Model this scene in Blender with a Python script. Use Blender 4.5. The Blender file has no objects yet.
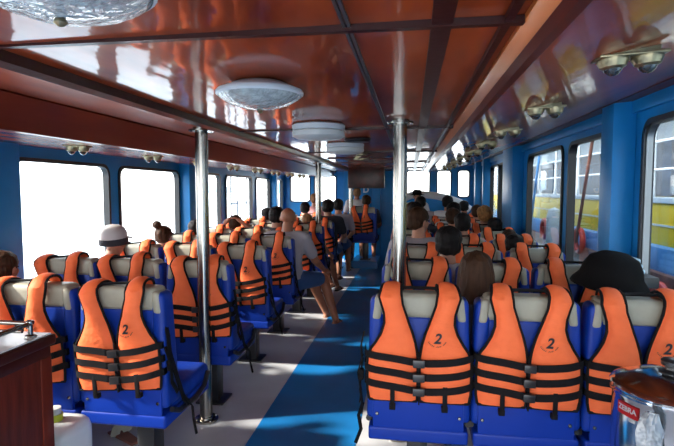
import bpy, bmesh, math, random
from mathutils import Vector, Matrix, Euler, noise
random.seed(7)
C = bpy.context.scene
COL = C.collection
R = math.radians
# ---------------------------------------------------------------- camera
cam = bpy.data.objects.new('camera', bpy.data.cameras.new('camera')); COL.objects.link(cam)
cam.data.sensor_fit = 'HORIZONTAL'; cam.data.sensor_width = 36.0
cam.data.lens = 36.0 * 500 / 674
cam.data.clip_start = 0.05; cam.data.clip_end = 3000
cam.location = (0, 0, 1.5)
cam.rotation_euler = (R(90 - 3.776), 0, R(8.40))
C.camera = cam
# ---------------------------------------------------------------- sky
w = bpy.data.worlds.new('sky'); C.world = w; w.use_nodes = True
nt = w.node_tree; bg = nt.nodes['Background']
tc = nt.nodes.new('ShaderNodeTexCoord'); sp = nt.nodes.new('ShaderNodeSeparateXYZ')
cr = nt.nodes.new('ShaderNodeValToRGB')
cr.color_ramp.elements[0].position = 0.0; cr.color_ramp.elements[0].color = (1.0, 0.99, 0.97, 1)
cr.color_ramp.elements[1].position = 0.8; cr.color_ramp.elements[1].color = (0.62, 0.80, 1.0, 1)
nt.links.new(tc.outputs['Generated'], sp.inputs[0]); nt.links.new(sp.outputs['Z'], cr.inputs[0])
nt.links.new(cr.outputs[0], bg.inputs[0]); bg.inputs[1].default_value = 2.3
# ---------------------------------------------------------------- sun
sun = bpy.data.objects.new('sun', bpy.data.lights.new('sun', 'SUN')); COL.objects.link(sun)
sun.data.energy = 4.5; sun.data.angle = R(4); sun.data.color = (1, 0.93, 0.84)
_d = Vector((1.0, 0.30, -0.62)).normalized()          # direction the light travels
sun.rotation_euler = _d.to_track_quat('-Z', 'Y').to_euler()
# ---------------------------------------------------------------- exposure
C.view_settings.view_transform = 'Standard'; C.view_settings.look = 'None'
C.view_settings.gamma = 1; C.view_settings.use_curve_mapping = False
C.view_settings.exposure = 1.52

# ================================================================ helpers
def mat(name, col, rough=0.5, metal=0.0, coat=0.0, coat_rough=0.05, bump=0.0, bscale=40.0, var=0.0, vscale=6.0, stretch=(1, 1, 1), spec=0.5, sub=0.0, col2=None, wave=False):
    m = bpy.data.materials.new(name); m.use_nodes = True
    n = m.node_tree; b = n.nodes['Principled BSDF']; L = n.links
    b.inputs['Base Color'].default_value = (*col, 1)
    b.inputs['Roughness'].default_value = rough; b.inputs['Metallic'].default_value = metal
    b.inputs['Coat Weight'].default_value = coat; b.inputs['Coat Roughness'].default_value = coat_rough
    b.inputs['Specular IOR Level'].default_value = spec
    t = n.nodes.new('ShaderNodeTexCoord'); mp = n.nodes.new('ShaderNodeMapping')
    mp.inputs['Scale'].default_value = stretch; L.new(t.outputs['Object'], mp.inputs[0])
    if var > 0 or col2:
        if wave:
            x = n.nodes.new('ShaderNodeTexWave'); x.inputs['Scale'].default_value = vscale
            x.inputs['Distortion'].default_value = 6; x.inputs['Detail'].default_value = 3; x.inputs['Detail Scale'].default_value = 1.5
        else:
            x = n.nodes.new('ShaderNodeTexNoise'); x.inputs['Scale'].default_value = vscale; x.inputs['Detail'].default_value = 4
        L.new(mp.outputs[0], x.inputs['Vector'])
        r = n.nodes.new('ShaderNodeValToRGB')
        a = tuple(max(0, c * (1 - var)) for c in col); c2 = col2 or tuple(min(1, c * (1 + var)) for c in col)
        r.color_ramp.elements[0].color = (*a, 1); r.color_ramp.elements[1].color = (*c2, 1)
        r.color_ramp.elements[0].position = .3; r.color_ramp.elements[1].position = .7
        L.new(x.outputs['Fac'] if not wave else x.outputs['Fac'], r.inputs[0]); L.new(r.outputs[0], b.inputs['Base Color'])
    if bump > 0:
        x = n.nodes.new('ShaderNodeTexNoise'); x.inputs['Scale'].default_value = bscale; x.inputs['Detail'].default_value = 3
        L.new(mp.outputs[0], x.inputs['Vector'])
        bp = n.nodes.new('ShaderNodeBump'); bp.inputs['Strength'].default_value = bump; bp.inputs['Distance'].default_value = 0.02
        L.new(x.outputs['Fac'], bp.inputs['Height']); L.new(bp.outputs[0], b.inputs['Normal'])
        if coat > 0: L.new(bp.outputs[0], b.inputs['Coat Normal'])
    return m

def glass(name, tint, gloss=0.08):
    m = bpy.data.materials.new(name); m.use_nodes = True; n = m.node_tree
    n.nodes.remove(n.nodes['Principled BSDF']); o = n.nodes['Material Output']
    t = n.nodes.new('ShaderNodeBsdfTransparent'); t.inputs[0].default_value = (*tint, 1)
    g = n.nodes.new('ShaderNodeBsdfGlossy'); g.inputs['Roughness'].default_value = 0.02
    lw = n.nodes.new('ShaderNodeLayerWeight'); lw.inputs[0].default_value = .5
    pw = n.nodes.new('ShaderNodeMath'); pw.operation = 'POWER'; pw.inputs[1].default_value = 5.0
    f = n.nodes.new('ShaderNodeMath'); f.operation = 'MULTIPLY_ADD'; f.inputs[1].default_value = .75; f.inputs[2].default_value = .03
    n.links.new(lw.outputs['Facing'], pw.inputs[0]); n.links.new(pw.outputs[0], f.inputs[0])
    mx = n.nodes.new('ShaderNodeMixShader')
    n.links.new(f.outputs[0], mx.inputs[0]); n.links.new(t.outputs[0], mx.inputs[1]); n.links.new(g.outputs[0], mx.inputs[2])
    n.links.new(mx.outputs[0], o.inputs[0]); return m

M = dict(
    blue_paint=mat('blue_paint', (0.009, 0.21, 0.52), 0.38, spec=.35, bump=.05, bscale=25, var=.12, vscale=3),
    varnish=mat('varnished_wood', (0.26, 0.028, 0.005), 0.4, spec=.1, coat=.65, coat_rough=.06, bump=.22, bscale=5, var=.45, vscale=5, stretch=(1, .25, 1), col2=(0.44, 0.066, 0.012)),
    varnish_side=mat('orange_brown_varnish', (0.50, 0.13, 0.025), 0.4, spec=.2, coat=.45, coat_rough=.12, bump=.12, bscale=8, var=.35, vscale=9, stretch=(1, .12, 1)),
    maroon=mat('maroon_moulding', (0.035, 0.004, 0.003), 0.45, spec=.2, coat=.25, coat_rough=.15, bump=.05),
    maroon_board=mat('maroon_board', (0.105, 0.013, 0.006), 0.45, spec=.15, coat=.3, coat_rough=.15, bump=.12, bscale=6, var=.3, vscale=6, stretch=(1, .15, 1)),
    cabinet_wood=mat('cabinet_wood', (0.10, 0.014, 0.007), 0.45, spec=.2, coat=.25, coat_rough=.2, bump=.06, var=.4, vscale=7, stretch=(6, 6, .6)),
    seat_blue=mat('blue_vinyl', (0.004, 0.036, 0.30), 0.42, spec=.3, bump=.10, bscale=30, var=.15, vscale=8),
    seat_shell=mat('blue_shell', (0.004, 0.036, 0.33), 0.42, spec=.3, bump=.05, bscale=20),
    beige=mat('beige_vinyl', (0.36, 0.34, 0.265), 0.42, spec=.35, bump=.08, bscale=30, var=.1, vscale=10),
    orange=mat('orange_nylon', (1.0, 0.175, 0.055), 0.6, spec=.2, bump=.32, bscale=22, var=.07, vscale=12, stretch=(1, 1, 1.6)),
    webbing=mat('black_webbing', (0.008, 0.007, 0.008), 0.7, spec=.15, bump=.2, bscale=200),
    ink=mat('black_ink', (0.015, 0.012, 0.015), 0.6),
    plastic=mat('black_plastic', (0.02, 0.02, 0.022), 0.3),
    black_metal=mat('black_painted_metal', (0.018, 0.018, 0.022), 0.35, bump=.03),
    steel=mat('polished_steel', (0.30, 0.285, 0.26), 0.20, 1.0, bump=.03, bscale=60, stretch=(1, 1, .05)),
    urn=mat('urn_steel', (0.66, 0.68, 0.70), 0.13, 1.0, bump=.05, bscale=9),
    brass=mat('dull_brass', (0.30, 0.25, 0.15), 0.35, 0.85, bump=.1),
    lens=mat('dark_lens', (0.03, 0.03, 0.03), 0.1, coat=1),
    floor_grey=mat('grey_vinyl', (0.55, 0.56, 0.58), 0.32, bump=.03, bscale=12, var=.12, vscale=2.5),
    floor_blue=mat('blue_vinyl_runner', (0.012, 0.19, 0.50), 0.30, bump=.03, bscale=12, var=.15, vscale=2.5),
    white_plastic=mat('white_plastic', (0.62, 0.62, 0.60), 0.4, bump=.03),
    lamp_white=mat('lamp_enamel', (0.55, 0.57, 0.60), 0.4),
    crystal=mat('moulded_glass', (0.36, 0.40, 0.40), 0.12, coat=1, bump=.5, bscale=60, var=.25, vscale=40),
    can=mat('milky_plastic', (0.66, 0.68, 0.68), 0.4),
    yellow_cap=mat('yellow_green_cap', (0.45, 0.50, 0.03), 0.4),
    worktop=mat('white_laminate', (0.72, 0.74, 0.75), 0.25, var=.06),
    rubber=mat('black_rubber', (0.012, 0.012, 0.014), 0.45),
    alu=mat('aluminium', (0.22, 0.225, 0.23), 0.4, 1.0),
    screen=mat('dark_screen', (0.05, 0.010, 0.006), 0.3, spec=.3, var=.8, vscale=6),
    white_paint=mat('white_paint', (0.75, 0.76, 0.76), 0.4),
    boat_yellow=mat('boat_yellow', (0.90, 0.58, 0.005), 0.4, var=.1, vscale=2),
    boat_blue=mat('boat_blue', (0.14, 0.36, 0.70), 0.4, var=.3, vscale=3),
    boat_brown=mat('boat_rust', (0.24, 0.09, 0.06), 0.5, var=.5, vscale=4),
    boat_dark=mat('boat_dark', (0.035, 0.045, 0.07), 0.35, var=.3),
    red=mat('red_plastic', (0.65, 0.05, 0.03), 0.4),
    red_label=mat('red_label', (0.62, 0.015, 0.02), 0.35),
    skin=mat('skin', (0.42, 0.19, 0.115), 0.5, var=.1, vscale=12),
    skin_tan=mat('tanned_skin', (0.33, 0.13, 0.07), 0.5, var=.1, vscale=12),
    hair_black=mat('black_hair', (0.010, 0.008, 0.008), 0.55, spec=.15, bump=.6, bscale=45, stretch=(1, 1, .15)),
    hair_brown=mat('brown_hair', (0.045, 0.020, 0.010), 0.55, spec=.15, bump=.6, bscale=45, stretch=(1, 1, .15), var=.4, vscale=30),
    hair_light=mat('light_brown_hair', (0.22, 0.11, 0.05), 0.55, spec=.15, bump=.6, bscale=45, stretch=(1, 1, .15), var=.4, vscale=30),
    hair_gold=mat('golden_curly_hair', (0.42, 0.20, 0.07), 0.55, spec=.15, bump=.9, bscale=35, var=.4, vscale=30),
    stubble=mat('cropped_hair', (0.20, 0.10, 0.07), 0.6),
    eye=mat('eye', (0.03, 0.02, 0.02), 0.2), lip=mat('lip', (0.35, 0.10, 0.08), 0.5),
    cloth_white=mat('white_cotton', (0.68, 0.68, 0.70), 0.8, bump=.3, bscale=15),
    cloth_grey=mat('grey_cotton', (0.36, 0.33, 0.36), 0.8, bump=.3, bscale=15),
    cloth_blue=mat('blue_cotton', (0.03, 0.08, 0.28), 0.8, bump=.3, bscale=15),
    cloth_dark=mat('dark_cotton', (0.025, 0.025, 0.035), 0.8, bump=.3, bscale=15),
    cloth_red=mat('red_cotton', (0.45, 0.05, 0.05), 0.8, bump=.3, bscale=15),
    cloth_pink=mat('pink_cotton', (0.60, 0.30, 0.30), 0.8, bump=.3, bscale=15),
    denim=mat('blue_shorts', (0.03, 0.08, 0.22), 0.8, bump=.3, bscale=15),
    hat_black=mat('black_felt', (0.006, 0.0055, 0.006), 0.8, spec=.1, bump=.1),
    hat_grey=mat('pale_cap', (0.52, 0.50, 0.50), 0.7), towel=mat('pale_blue_towel', (0.50, 0.66, 0.74), .8, bump=.5, bscale=30),
    bag=mat('clear_plastic_bag', (0.26, 0.28, 0.30), 0.2, coat=.6, bump=1.0, bscale=14, var=.25, vscale=15),
    sea=mat('sea_water', (0.35, 0.45, 0.50), 0.12, bump=.5, bscale=1.2),
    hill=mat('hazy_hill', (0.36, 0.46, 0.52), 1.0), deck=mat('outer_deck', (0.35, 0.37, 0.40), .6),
    glass_clear=glass('clear_glass', (.97, .98, .98)), glass_tint=glass('tinted_glass', (.68, .73, .76)),
)

def finish(bm, name, m, parent=None, smooth=True, loc=None):
    bmesh.ops.recalc_face_normals(bm, faces=bm.faces[:])
    me = bpy.data.meshes.new(name); bm.to_mesh(me); bm.free()
    if smooth:
        for p in me.polygons: p.use_smooth = True
    if isinstance(m, (list, tuple)):
        for x in m: me.materials.append(x)
    else: me.materials.append(m)
    o = bpy.data.objects.new(name, me); COL.objects.link(o)
    if parent: o.parent = parent
    if loc: o.location = loc
    if smooth:
        try: me.set_sharp_from_angle(angle=R(40))
        except Exception: pass
    return o

def empty(name, label=None, cat=None, loc=(0, 0, 0), rz=0, group=None, kind=None):
    o = bpy.data.objects.new(name, None); COL.objects.link(o); o.location = loc; o.rotation_euler = (0, 0, rz)
    o.empty_display_size = .1
    return tag(o, label, cat, group, kind)
def tag(o, label=None, cat=None, group=None, kind=None):
    if label: o['label'] = label
    if cat: o['category'] = cat
    if group: o['group'] = group
    if kind: o['kind'] = kind
    return o
def struct(o): o['kind'] = 'structure'; return o

def children_of(o): return [c for c in COL.objects if c.parent == o]
KIDS = {}
def register(o):
    KIDS[o.name] = [(c, children_of(c)) for c in children_of(o)]
def dup(o, label=None, group=None):
    r = o.copy(); COL.objects.link(r)
    for c, gs in KIDS[o.name]:
        cc = c.copy(); COL.objects.link(cc); cc.parent = r
        for g in gs:
            d = g.copy(); COL.objects.link(d); d.parent = cc
    if label: r['label'] = label
    if group: r['group'] = group
    return r

def box(bm, x0, x1, y0, y1, z0, z1, bev=0.0, seg=2):
    g = bmesh.ops.create_cube(bm, size=1)
    vs = g['verts']
    for v in vs:
        v.co = Vector(((x0 + x1) / 2 + v.co.x * (x1 - x0), (y0 + y1) / 2 + v.co.y * (y1 - y0), (z0 + z1) / 2 + v.co.z * (z1 - z0)))
    if bev > 0:
        es = list({e for v in vs for e in v.link_edges})
        bmesh.ops.bevel(bm, geom=es, offset=bev, segments=seg, affect='EDGES', profile=.6)
def frame_axes(t):
    t = t.normalized(); a = Vector((0, 0, 1)) if abs(t.z) < .9 else Vector((1, 0, 0))
    u = t.cross(a).normalized(); return u, t.cross(u).normalized()
def tube(bm, pts, r, n=10, cap=True, flat=None):
    """flat=(w,h) makes a ribbon section instead of a round one."""
    pts = [Vector(p) for p in pts]; rings = []; prev = None
    for i, p in enumerate(pts):
        t = (pts[min(i + 1, len(pts) - 1)] - pts[max(i - 1, 0)])
        if prev is None: u, v = frame_axes(t)
        else:
            t = t.normalized(); u = (prev - t * prev.dot(t)).normalized(); v = t.cross(u)
        prev = u
        rr = r[i] if isinstance(r, (list, tuple)) else r
        if flat: rings.append([bm.verts.new(p + u * a * flat[0] / 2 + v * b * flat[1] / 2) for a, b in ((1, 1), (-1, 1), (-1, -1), (1, -1))])
        else: rings.append([bm.verts.new(p + u * rr * math.cos(2 * math.pi * k / n) + v * rr * math.sin(2 * math.pi * k / n)) for k in range(n)])
    m = len(rings[0])
    for a, b in zip(rings, rings[1:]):
        for k in range(m): bm.faces.new((a[k], a[(k + 1) % m], b[(k + 1) % m], b[k]))
    if cap:
        bm.faces.new(rings[0]); bm.faces.new(rings[-1])
def lathe(bm, prof, n=32, c=(0, 0, 0)):
    rings = []
    for r, z in prof:
        if r < 1e-5: rings.append([bm.verts.new((c[0], c[1], c[2] + z))])
        else: rings.append([bm.verts.new((c[0] + r * math.cos(2 * math.pi * k / n), c[1] + r * math.sin(2 * math.pi * k / n), c[2] + z)) for k in range(n)])
    for a, b in zip(rings, rings[1:]):
        for k in range(n):
            q = [a[k % len(a)], a[(k + 1) % len(a)], b[(k + 1) % len(b)], b[k % len(b)]]
            q = list(dict.fromkeys(q))
            if len(q) > 2: bm.faces.new(q)
def prism(bm, poly, y0, y1):      # poly of (x,z) extruded along y
    a = [bm.verts.new((x, y0, z)) for x, z in poly]; b = [bm.verts.new((x, y1, z)) for x, z in poly]; n = len(poly)
    for i in range(n): bm.faces.new((a[i], a[(i + 1) % n], b[(i + 1) % n], b[i]))
    bm.faces.new(a); bm.faces.new(b)
def rrect(u0, u1, v0, v1, r, n=6):
    P = []
    for cx, cy, a0 in ((u1 - r, v1 - r, 0), (u0 + r, v1 - r, 90), (u0 + r, v0 + r, 180), (u1 - r, v0 + r, 270)):
        for k in range(n + 1):
            a = R(a0 + 90 * k / n); P.append((cx + r * math.cos(a), cy + r * math.sin(a)))
    return P
def holed(name, outer, holes, depth, m):
    """plate with rounded holes, drawn in its own x/y plane"""
    cu = bpy.data.curves.new(name, 'CURVE'); cu.dimensions = '2D'; cu.fill_mode = 'BOTH'; cu.extrude = depth / 2
    for pl in [outer] + holes:
        s = cu.splines.new('POLY'); s.points.add(len(pl) - 1); s.use_cyclic_u = True
        for i, p in enumerate(pl): s.points[i].co = (p[0], p[1], 0, 1)
    t = bpy.data.objects.new('t', cu); COL.objects.link(t)
    dg = bpy.context.evaluated_depsgraph_get(); me = bpy.data.meshes.new_from_object(t.evaluated_get(dg))
    bpy.data.objects.remove(t); me.name = name; me.materials.clear(); me.materials.append(m)
    o = bpy.data.objects.new(name, me); COL.objects.link(o); return o
def remeshed(bm, voxel, smooth=4):
    me = bpy.data.meshes.new('t'); bm.to_mesh(me); bm.free(); t = bpy.data.objects.new('t', me); COL.objects.link(t)
    a = t.modifiers.new('r', 'REMESH'); a.mode = 'VOXEL'; a.voxel_size = voxel
    if smooth: b = t.modifiers.new('s', 'SMOOTH'); b.iterations = smooth; b.factor = .5
    dg = bpy.context.evaluated_depsgraph_get(); out = bpy.data.meshes.new_from_object(t.evaluated_get(dg))
    bpy.data.objects.remove(t); out.materials.clear()
    for p in out.polygons: p.use_smooth = True
    return out
def text_mesh(s, size, bold_off=0.0, shear=0.0, ext=.0006):
    cu = bpy.data.curves.new('txt', 'FONT'); cu.body = s; cu.size = size; cu.align_x = 'CENTER'; cu.align_y = 'CENTER'
    cu.offset = bold_off; cu.shear = shear; cu.extrude = ext; cu.resolution_u = 3
    t = bpy.data.objects.new('t', cu); COL.objects.link(t)
    dg = bpy.context.evaluated_depsgraph_get(); me = bpy.data.meshes.new_from_object(t.evaluated_get(dg)); bpy.data.objects.remove(t)
    me.materials.clear(); return me

# ================================================================ SETTING
XL, XR, YF, YB = -2.78, 1.30, 10.8, -2.2
E1 = 1.5   # eye height; ceiling heights are given above it
def slab(name, y0, y1, pts, th, m):          # underside profile extruded along the boat
    poly = pts + [(x, z + th) for x, z in reversed(pts)]
    bm = bmesh.new(); prism(bm, poly, y0, y1); return struct(finish(bm, name, m, smooth=False))
def Z(h): return E1 + h
slab('ceiling', YB, YF + .1, [(-1.18, Z(.40)), (-.19, Z(.41)), (.265, Z(.415))], .03, M['varnish'])
slab('ceiling', YB, YF + .1, [(-1.66, Z(.398)), (-1.18, Z(.392))], .03, M['varnish'])
slab('ceiling', YB, YF + .1, [(XL - .1, Z(.325)), (-1.78, Z(.272))], .03, M['varnish'])
slab('ceiling', YB, YF + .1, [(.30, Z(.36)), (XR + .1, Z(.55))], .03, M['varnish'])
bm = bmesh.new(); prism(bm, [(-1.20, Z(.405)), (-1.20, Z(.36)), (-1.165, Z(.37)), (-1.155, Z(.405))], YB, YF)
struct(finish(bm, 'trim_1', M['maroon'], smooth=False))
bm = bmesh.new(); prism(bm, [(-1.62, Z(.42)), (-1.60, Z(.39)), (-1.75, Z(.262)), (-1.79, Z(.262)), (-1.80, Z(.30))], YB, YF)
struct(finish(bm, 'trim_2', M['maroon_board'], smooth=False))
bm = bmesh.new(); prism(bm, [(.262, Z(.42)), (.262, Z(.40)), (.298, Z(.352)), (.32, Z(.352)), (.32, Z(.42))], YB, YF)
struct(finish(bm, 'trim_3', M['varnish_side'], smooth=False))
bm = bmesh.new(); prism(bm, [(.290, Z(.372)), (.283, Z(.362)), (.300, Z(.345)), (.325, Z(.345)), (.325, Z(.368))], YB, YF)
struct(finish(bm, 'trim_4', M['maroon_board'], smooth=False))
# battens along and across the ceiling
n_ = 5
for x0, x1, mm in ((-.172, -.164, 'alu'), (-.160, -.152, 'alu'), (.045, .095, 'maroon'), (.215, .235, 'maroon')):
    bm = bmesh.new(); box(bm, x0, x1, YB, YF, Z(.398) if mm == 'maroon' else Z(.402), Z(.413)); struct(finish(bm, 'trim_%d' % n_, M[mm], smooth=False)); n_ += 1
for y in (1.27, 3.3, 5.3, 7.35, 9.4):
    bm = bmesh.new(); box(bm, -1.16, .262, y - .011, y + .011, Z(.394), Z(.413)); struct(finish(bm, 'trim_%d' % n_, M['maroon'], smooth=False)); n_ += 1
# trim where ceiling meets the right wall
bm = bmesh.new(); prism(bm, [(1.165, Z(.525)), (1.165, Z(.505)), (XR + .02, Z(.52)), (XR + .02, Z(.56))], YB, YF)
struct(finish(bm, 'trim_%d' % n_, M['maroon_board'], smooth=False)); n_ += 1

# roof above, so that no sky leaks in
bm = bmesh.new(); box(bm, XL - .25, XR + .25, YB - .1, YF + .3, Z(.60), Z(.66)); struct(finish(bm, 'ceiling', M['white_paint'], smooth=False))

# floor
bm = bmesh.new(); box(bm, XL - .1, XR + .1, -3.6, YF + .1, -.08, 0); struct(finish(bm, 'floor', M['floor_grey'], smooth=False))
bm = bmesh.new(); box(bm, -.95, -.31, -2.5, YF, -.002, .003); struct(finish(bm, 'floor', M['floor_blue'], smooth=False))

# side walls
winL = [(-2.1, -.9), (-.7, .6), (.9, 2.55), (3.17, 4.28), (4.47, 5.69), (6.10, 7.02), (7.27, 8.5), (8.76, 9.62), (9.86, 10.6)]
winR = [(-2.1, -.95), (-.75, .4), (.62, 1.7), (1.92, 3.04), (3.42, 4.38), (4.58, 5.85), (7.16, 7.72), (7.78, 8.5), (8.62, 9.45), (9.75, 10.55)]
def side(name, wins, zb, zt, wtop, X, gm, inward):
    pl = [(YB, -.08), (YF + .1, -.08), (YF + .1, wtop), (YB, wtop)]
    hs = [rrect(a, b, zb, zt, .085) for a, b in wins]
    o = holed(name, pl, hs, .04, M['blue_paint'])
    o.matrix_world = Matrix(((0, 0, 1, X), (1, 0, 0, 0), (0, 1, 0, 0), (0, 0, 0, 1)))
    struct(o)
    return o
side('wall_left', winL, .60, 1.715, Z(.34), XL - .02, None, 1)
side('wall_right', winR, .66, 1.87, Z(.56), XR + .02, None, -1)
wn = 1
def window(X, a, b, zb, zt, gm, s, near=False):
    global wn
    root = empty('window_%d' % wn, kind='structure', loc=(X, (a + b) / 2, (zb + zt) / 2)); wn += 1
    ha, hz = (b - a) / 2, (zt - zb) / 2
    mw = Matrix(((0, 0, 1, s * .008), (1, 0, 0, 0), (0, 1, 0, 0), (0, 0, 0, 1)))
    fr = holed('window_frame', rrect(-ha - .022, ha + .022, -hz - .022, hz + .022, .1), [rrect(-ha + .006, ha - .006, -hz + .006, hz - .006, .08)], .06, M['rubber'])
    fr.parent = root; fr.matrix_local = mw
    if near:
        fr = holed('window_frame', rrect(-ha - .004, ha + .004, -hz - .004, hz + .004, .09), [rrect(-ha + .014, ha - .014, -hz + .014, hz - .014, .08)], .034, M['alu'])
        fr.parent = root; fr.matrix_local = mw
    gl = holed('window_pane', rrect(-ha, ha, -hz, hz, .08), [], .004, gm); gl.parent = root; gl.matrix_local = Matrix(((0, 0, 1, -s * .015), (1, 0, 0, 0), (0, 1, 0, 0), (0, 0, 0, 1)))
for a, b in winL: window(XL - .02, a, b, .60, 1.715, M['glass_clear'], 1)
for i, (a, b) in enumerate(winR): window(XR + .02, a, b, .66, 1.87, M['glass_tint'], -1, near=(i == 3))
# pillars and header on the walls
for y0, y1 in ((2.75, 3.09), (5.74, 6.02), (9.68, 9.82)):
    bm = bmesh.new(); box(bm, XL, XL + .13, y0, y1, 0, Z(.325), .01); struct(finish(bm, 'trim_%d' % n_, M['blue_paint'])); n_ += 1
for y0, y1 in ((3.17, 3.36), (6.12, 6.75), (8.5, 8.62), (9.5, 9.7)):
    bm = bmesh.new(); box(bm, XR - .13, XR, y0, y1, 0, Z(.53), .01); struct(finish(bm, 'trim_%d' % n_, M['blue_paint'])); n_ += 1
bm = bmesh.new(); box(bm, XR - .03, XR, YB, YF, Z(.445), Z(.53), .008); struct(finish(bm, 'trim_%d' % n_, M['blue_paint'])); n_ += 1
bm = bmesh.new(); box(bm, XR - .05, XR, YB, YF, .54, .60, .012); struct(finish(bm, 'trim_%d' % n_, M['blue_paint'])); n_ += 1
bm = bmesh.new(); box(bm, XL, XL + .05, YB, YF, .48, .54, .012); struct(finish(bm, 'trim_%d' % n_, M['blue_paint'])); n_ += 1
# brown door beside the far right pillar
rt = empty('door_1', kind='structure', loc=(XR - .02, 6.95, 0))
bm = bmesh.new(); box(bm, -.02, .02, -.19, .19, 0, 1.95, .01); finish(bm, 'door_panel', M['cabinet_wood'], rt)
bm = bmesh.new(); tube(bm, [(-.02, .12, 1.0), (-.06, .12, 1.0), (-.06, .05, 1.0)], .008); finish(bm, 'door_handle', M['steel'], rt)
# front wall with windscreens
pf = [(XL - .1, -.05), (XR + .1, -.05), (XR + .1, Z(.6)), (XL - .1, Z(.6))]
winF = [(-2.62, -2.2), (-2.08, -1.62), (-.08, .38), (.55, .82), (.98, 1.2)]
o = holed('wall_front', pf, [rrect(a, b, 1.25 if a < -1 else 1.36, 1.80 if a < -1 else 1.90, .05) for a, b in winF], .05, M['blue_paint'])
o.matrix_world = Matrix(((1, 0, 0, 0), (0, 0, 1, YF), (0, 1, 0, 0), (0, 0, 0, 1))); struct(o)
for a, b in winF:
    zb, zt = (1.25, 1.80) if a < -1 else (1.36, 1.90)
    root = empty('window_%d' % wn, kind='structure', loc=((a + b) / 2, YF, (zb + zt) / 2)); wn += 1
    ha, hz = (b - a) / 2, (zt - zb) / 2
    f = holed('window_frame', rrect(-ha - .02, ha + .02, -hz - .02, hz + .02, .06), [rrect(-ha + .004, ha - .004, -hz + .004, hz - .004, .05)], .07, M['rubber'])
    f.parent = root; f.matrix_local = Matrix(((1, 0, 0, 0), (0, 0, 1, 0), (0, 1, 0, 0), (0, 0, 0, 1)))
    g = holed('window_pane', rrect(-ha, ha, -hz, hz, .05), [], .004, M['glass_clear'])
    g.parent = root; g.matrix_local = Matrix(((1, 0, 0, 0), (0, 0, 1, 0), (0, 1, 0, 0), (0, 0, 0, 1)))
# bulkhead block in the middle of the front wall
bm = bmesh.new(); box(bm, -1.40, -.33, 10.45, YF - .03, 0, Z(.40), .01); struct(finish(bm, 'wall_bulkhead', M['blue_paint']))
bm = bmesh.new(); box(bm, -.79, -.62, 10.34, 10.45, 0, Z(.40), .01); struct(finish(bm, 'trim_%d' % n_, M['blue_paint'])); n_ += 1
for z in (.75, 1.22):
    bm = bmesh.new(); box(bm, -.60, -.34, 10.43, 10.45, z, z + .02, .003); struct(finish(bm, 'trim_%d' % n_, M['blue_paint'])); n_ += 1
bm = bmesh.new(); box(bm, -1.12, -.62, 9.46, 10.44, 0, .14, .01); struct(finish(bm, 'floor', M['floor_blue'], smooth=False))
me = text_mesh('D', .17, .006); me.materials.append(M['white_paint'])
o = bpy.data.objects.new('painted_letter', me); COL.objects.link(o); o.location = (-.93, 10.447, 1.50); o.rotation_euler = (R(90), 0, 0)
tag(o, 'white letter painted on the blue bulkhead under the screen', 'lettering')
# dashboard cover under the windscreen
bm = bmesh.new(); prof = []
tube(bm, [(-.25, 10.45, 1.28), (.0, 10.45, 1.39), (.25, 10.45, 1.41), (.5, 10.45, 1.38), (.75, 10.45, 1.33), (1.0, 10.5, 1.24), (1.2, 10.5, 1.1)], .075, 14)
tag(finish(bm, 'dashboard_cover', M['white_paint']), 'white padded cover over the dashboard below the front windscreen', 'cover')

# ================================================================ OUTSIDE
bm = bmesh.new(); bmesh.ops.create_grid(bm, x_segments=2, y_segments=2, size=900)
tag(finish(bm, 'sea', M['sea'], loc=(0, 300, -1.1)), 'pale calm sea seen through the left windows', 'water', kind='stuff')
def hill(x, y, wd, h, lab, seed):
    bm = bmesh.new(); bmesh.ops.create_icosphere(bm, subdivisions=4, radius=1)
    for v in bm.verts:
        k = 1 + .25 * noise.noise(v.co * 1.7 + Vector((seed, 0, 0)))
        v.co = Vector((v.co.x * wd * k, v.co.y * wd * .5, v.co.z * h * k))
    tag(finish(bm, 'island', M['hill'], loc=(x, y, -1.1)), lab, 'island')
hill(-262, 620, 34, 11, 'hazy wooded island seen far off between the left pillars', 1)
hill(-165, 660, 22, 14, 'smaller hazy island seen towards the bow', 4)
# pipe frame on the outer side deck
bm = bmesh.new()
for dy in (0, .35, .9): tube(bm, [(0, dy, 0), (0, dy, 2.2)], .016)
tube(bm, [(0, 0, 1.35), (0, .9, 1.35)], .014)
tag(finish(bm, 'pipe_frame', M['alu'], loc=(-3.25, 8.75, -.1)), 'thin metal pipe frame standing outside the left windows', 'rail')
bm = bmesh.new(); box(bm, XL - .75, XL - .06, YB, YF, -.14, -.08); struct(finish(bm, 'floor', M['deck'], smooth=False))

# neighbouring boat
nb = empty('passenger_boat', 'yellow and blue passenger boat moored alongside the right windows', 'boat', loc=(2.6, 0, 0))
def nbp(name, m, x0, x1, z0, z1, y0=1.5, y1=19, bev=.01):
    bm = bmesh.new(); box(bm, x0, x1, y0, y1, z0, z1, bev); return finish(bm, name, M[m], nb)
nbp('hull', 'boat_dark', -.15, 2.6, -1.2, .50)
nbp('rubbing_strake', 'boat_brown', -.19, .1, .50, .68)
nbp('side_deck', 'boat_blue', -.12, 2.4, .66, .92)
nbp('bulwark', 'boat_yellow', .0, .06, .92, 1.36)
nbp('bulwark_stripe', 'white_paint', -.008, .0, 1.12, 1.14)
nbp('top_rail', 'white_paint', -.02, .08, 1.36, 1.42)
for i in range(13):
    y = 2.2 + i * 1.25
    bm = bmesh.new(); tube(bm, [(.03, y, 1.4), (.03, y, 2.45)], .022); finish(bm, 'rail_post', M['white_paint'], nb)
for z in (1.72, 2.02):
    bm = bmesh.new(); tube(bm, [(.03, 1.5, z), (.03, 19, z)], .014); finish(bm, 'hand_rail', M['white_paint'], nb)
cab = nbp('cabin', 'white_paint', .75, 2.4, .92, 2.5)
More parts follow.
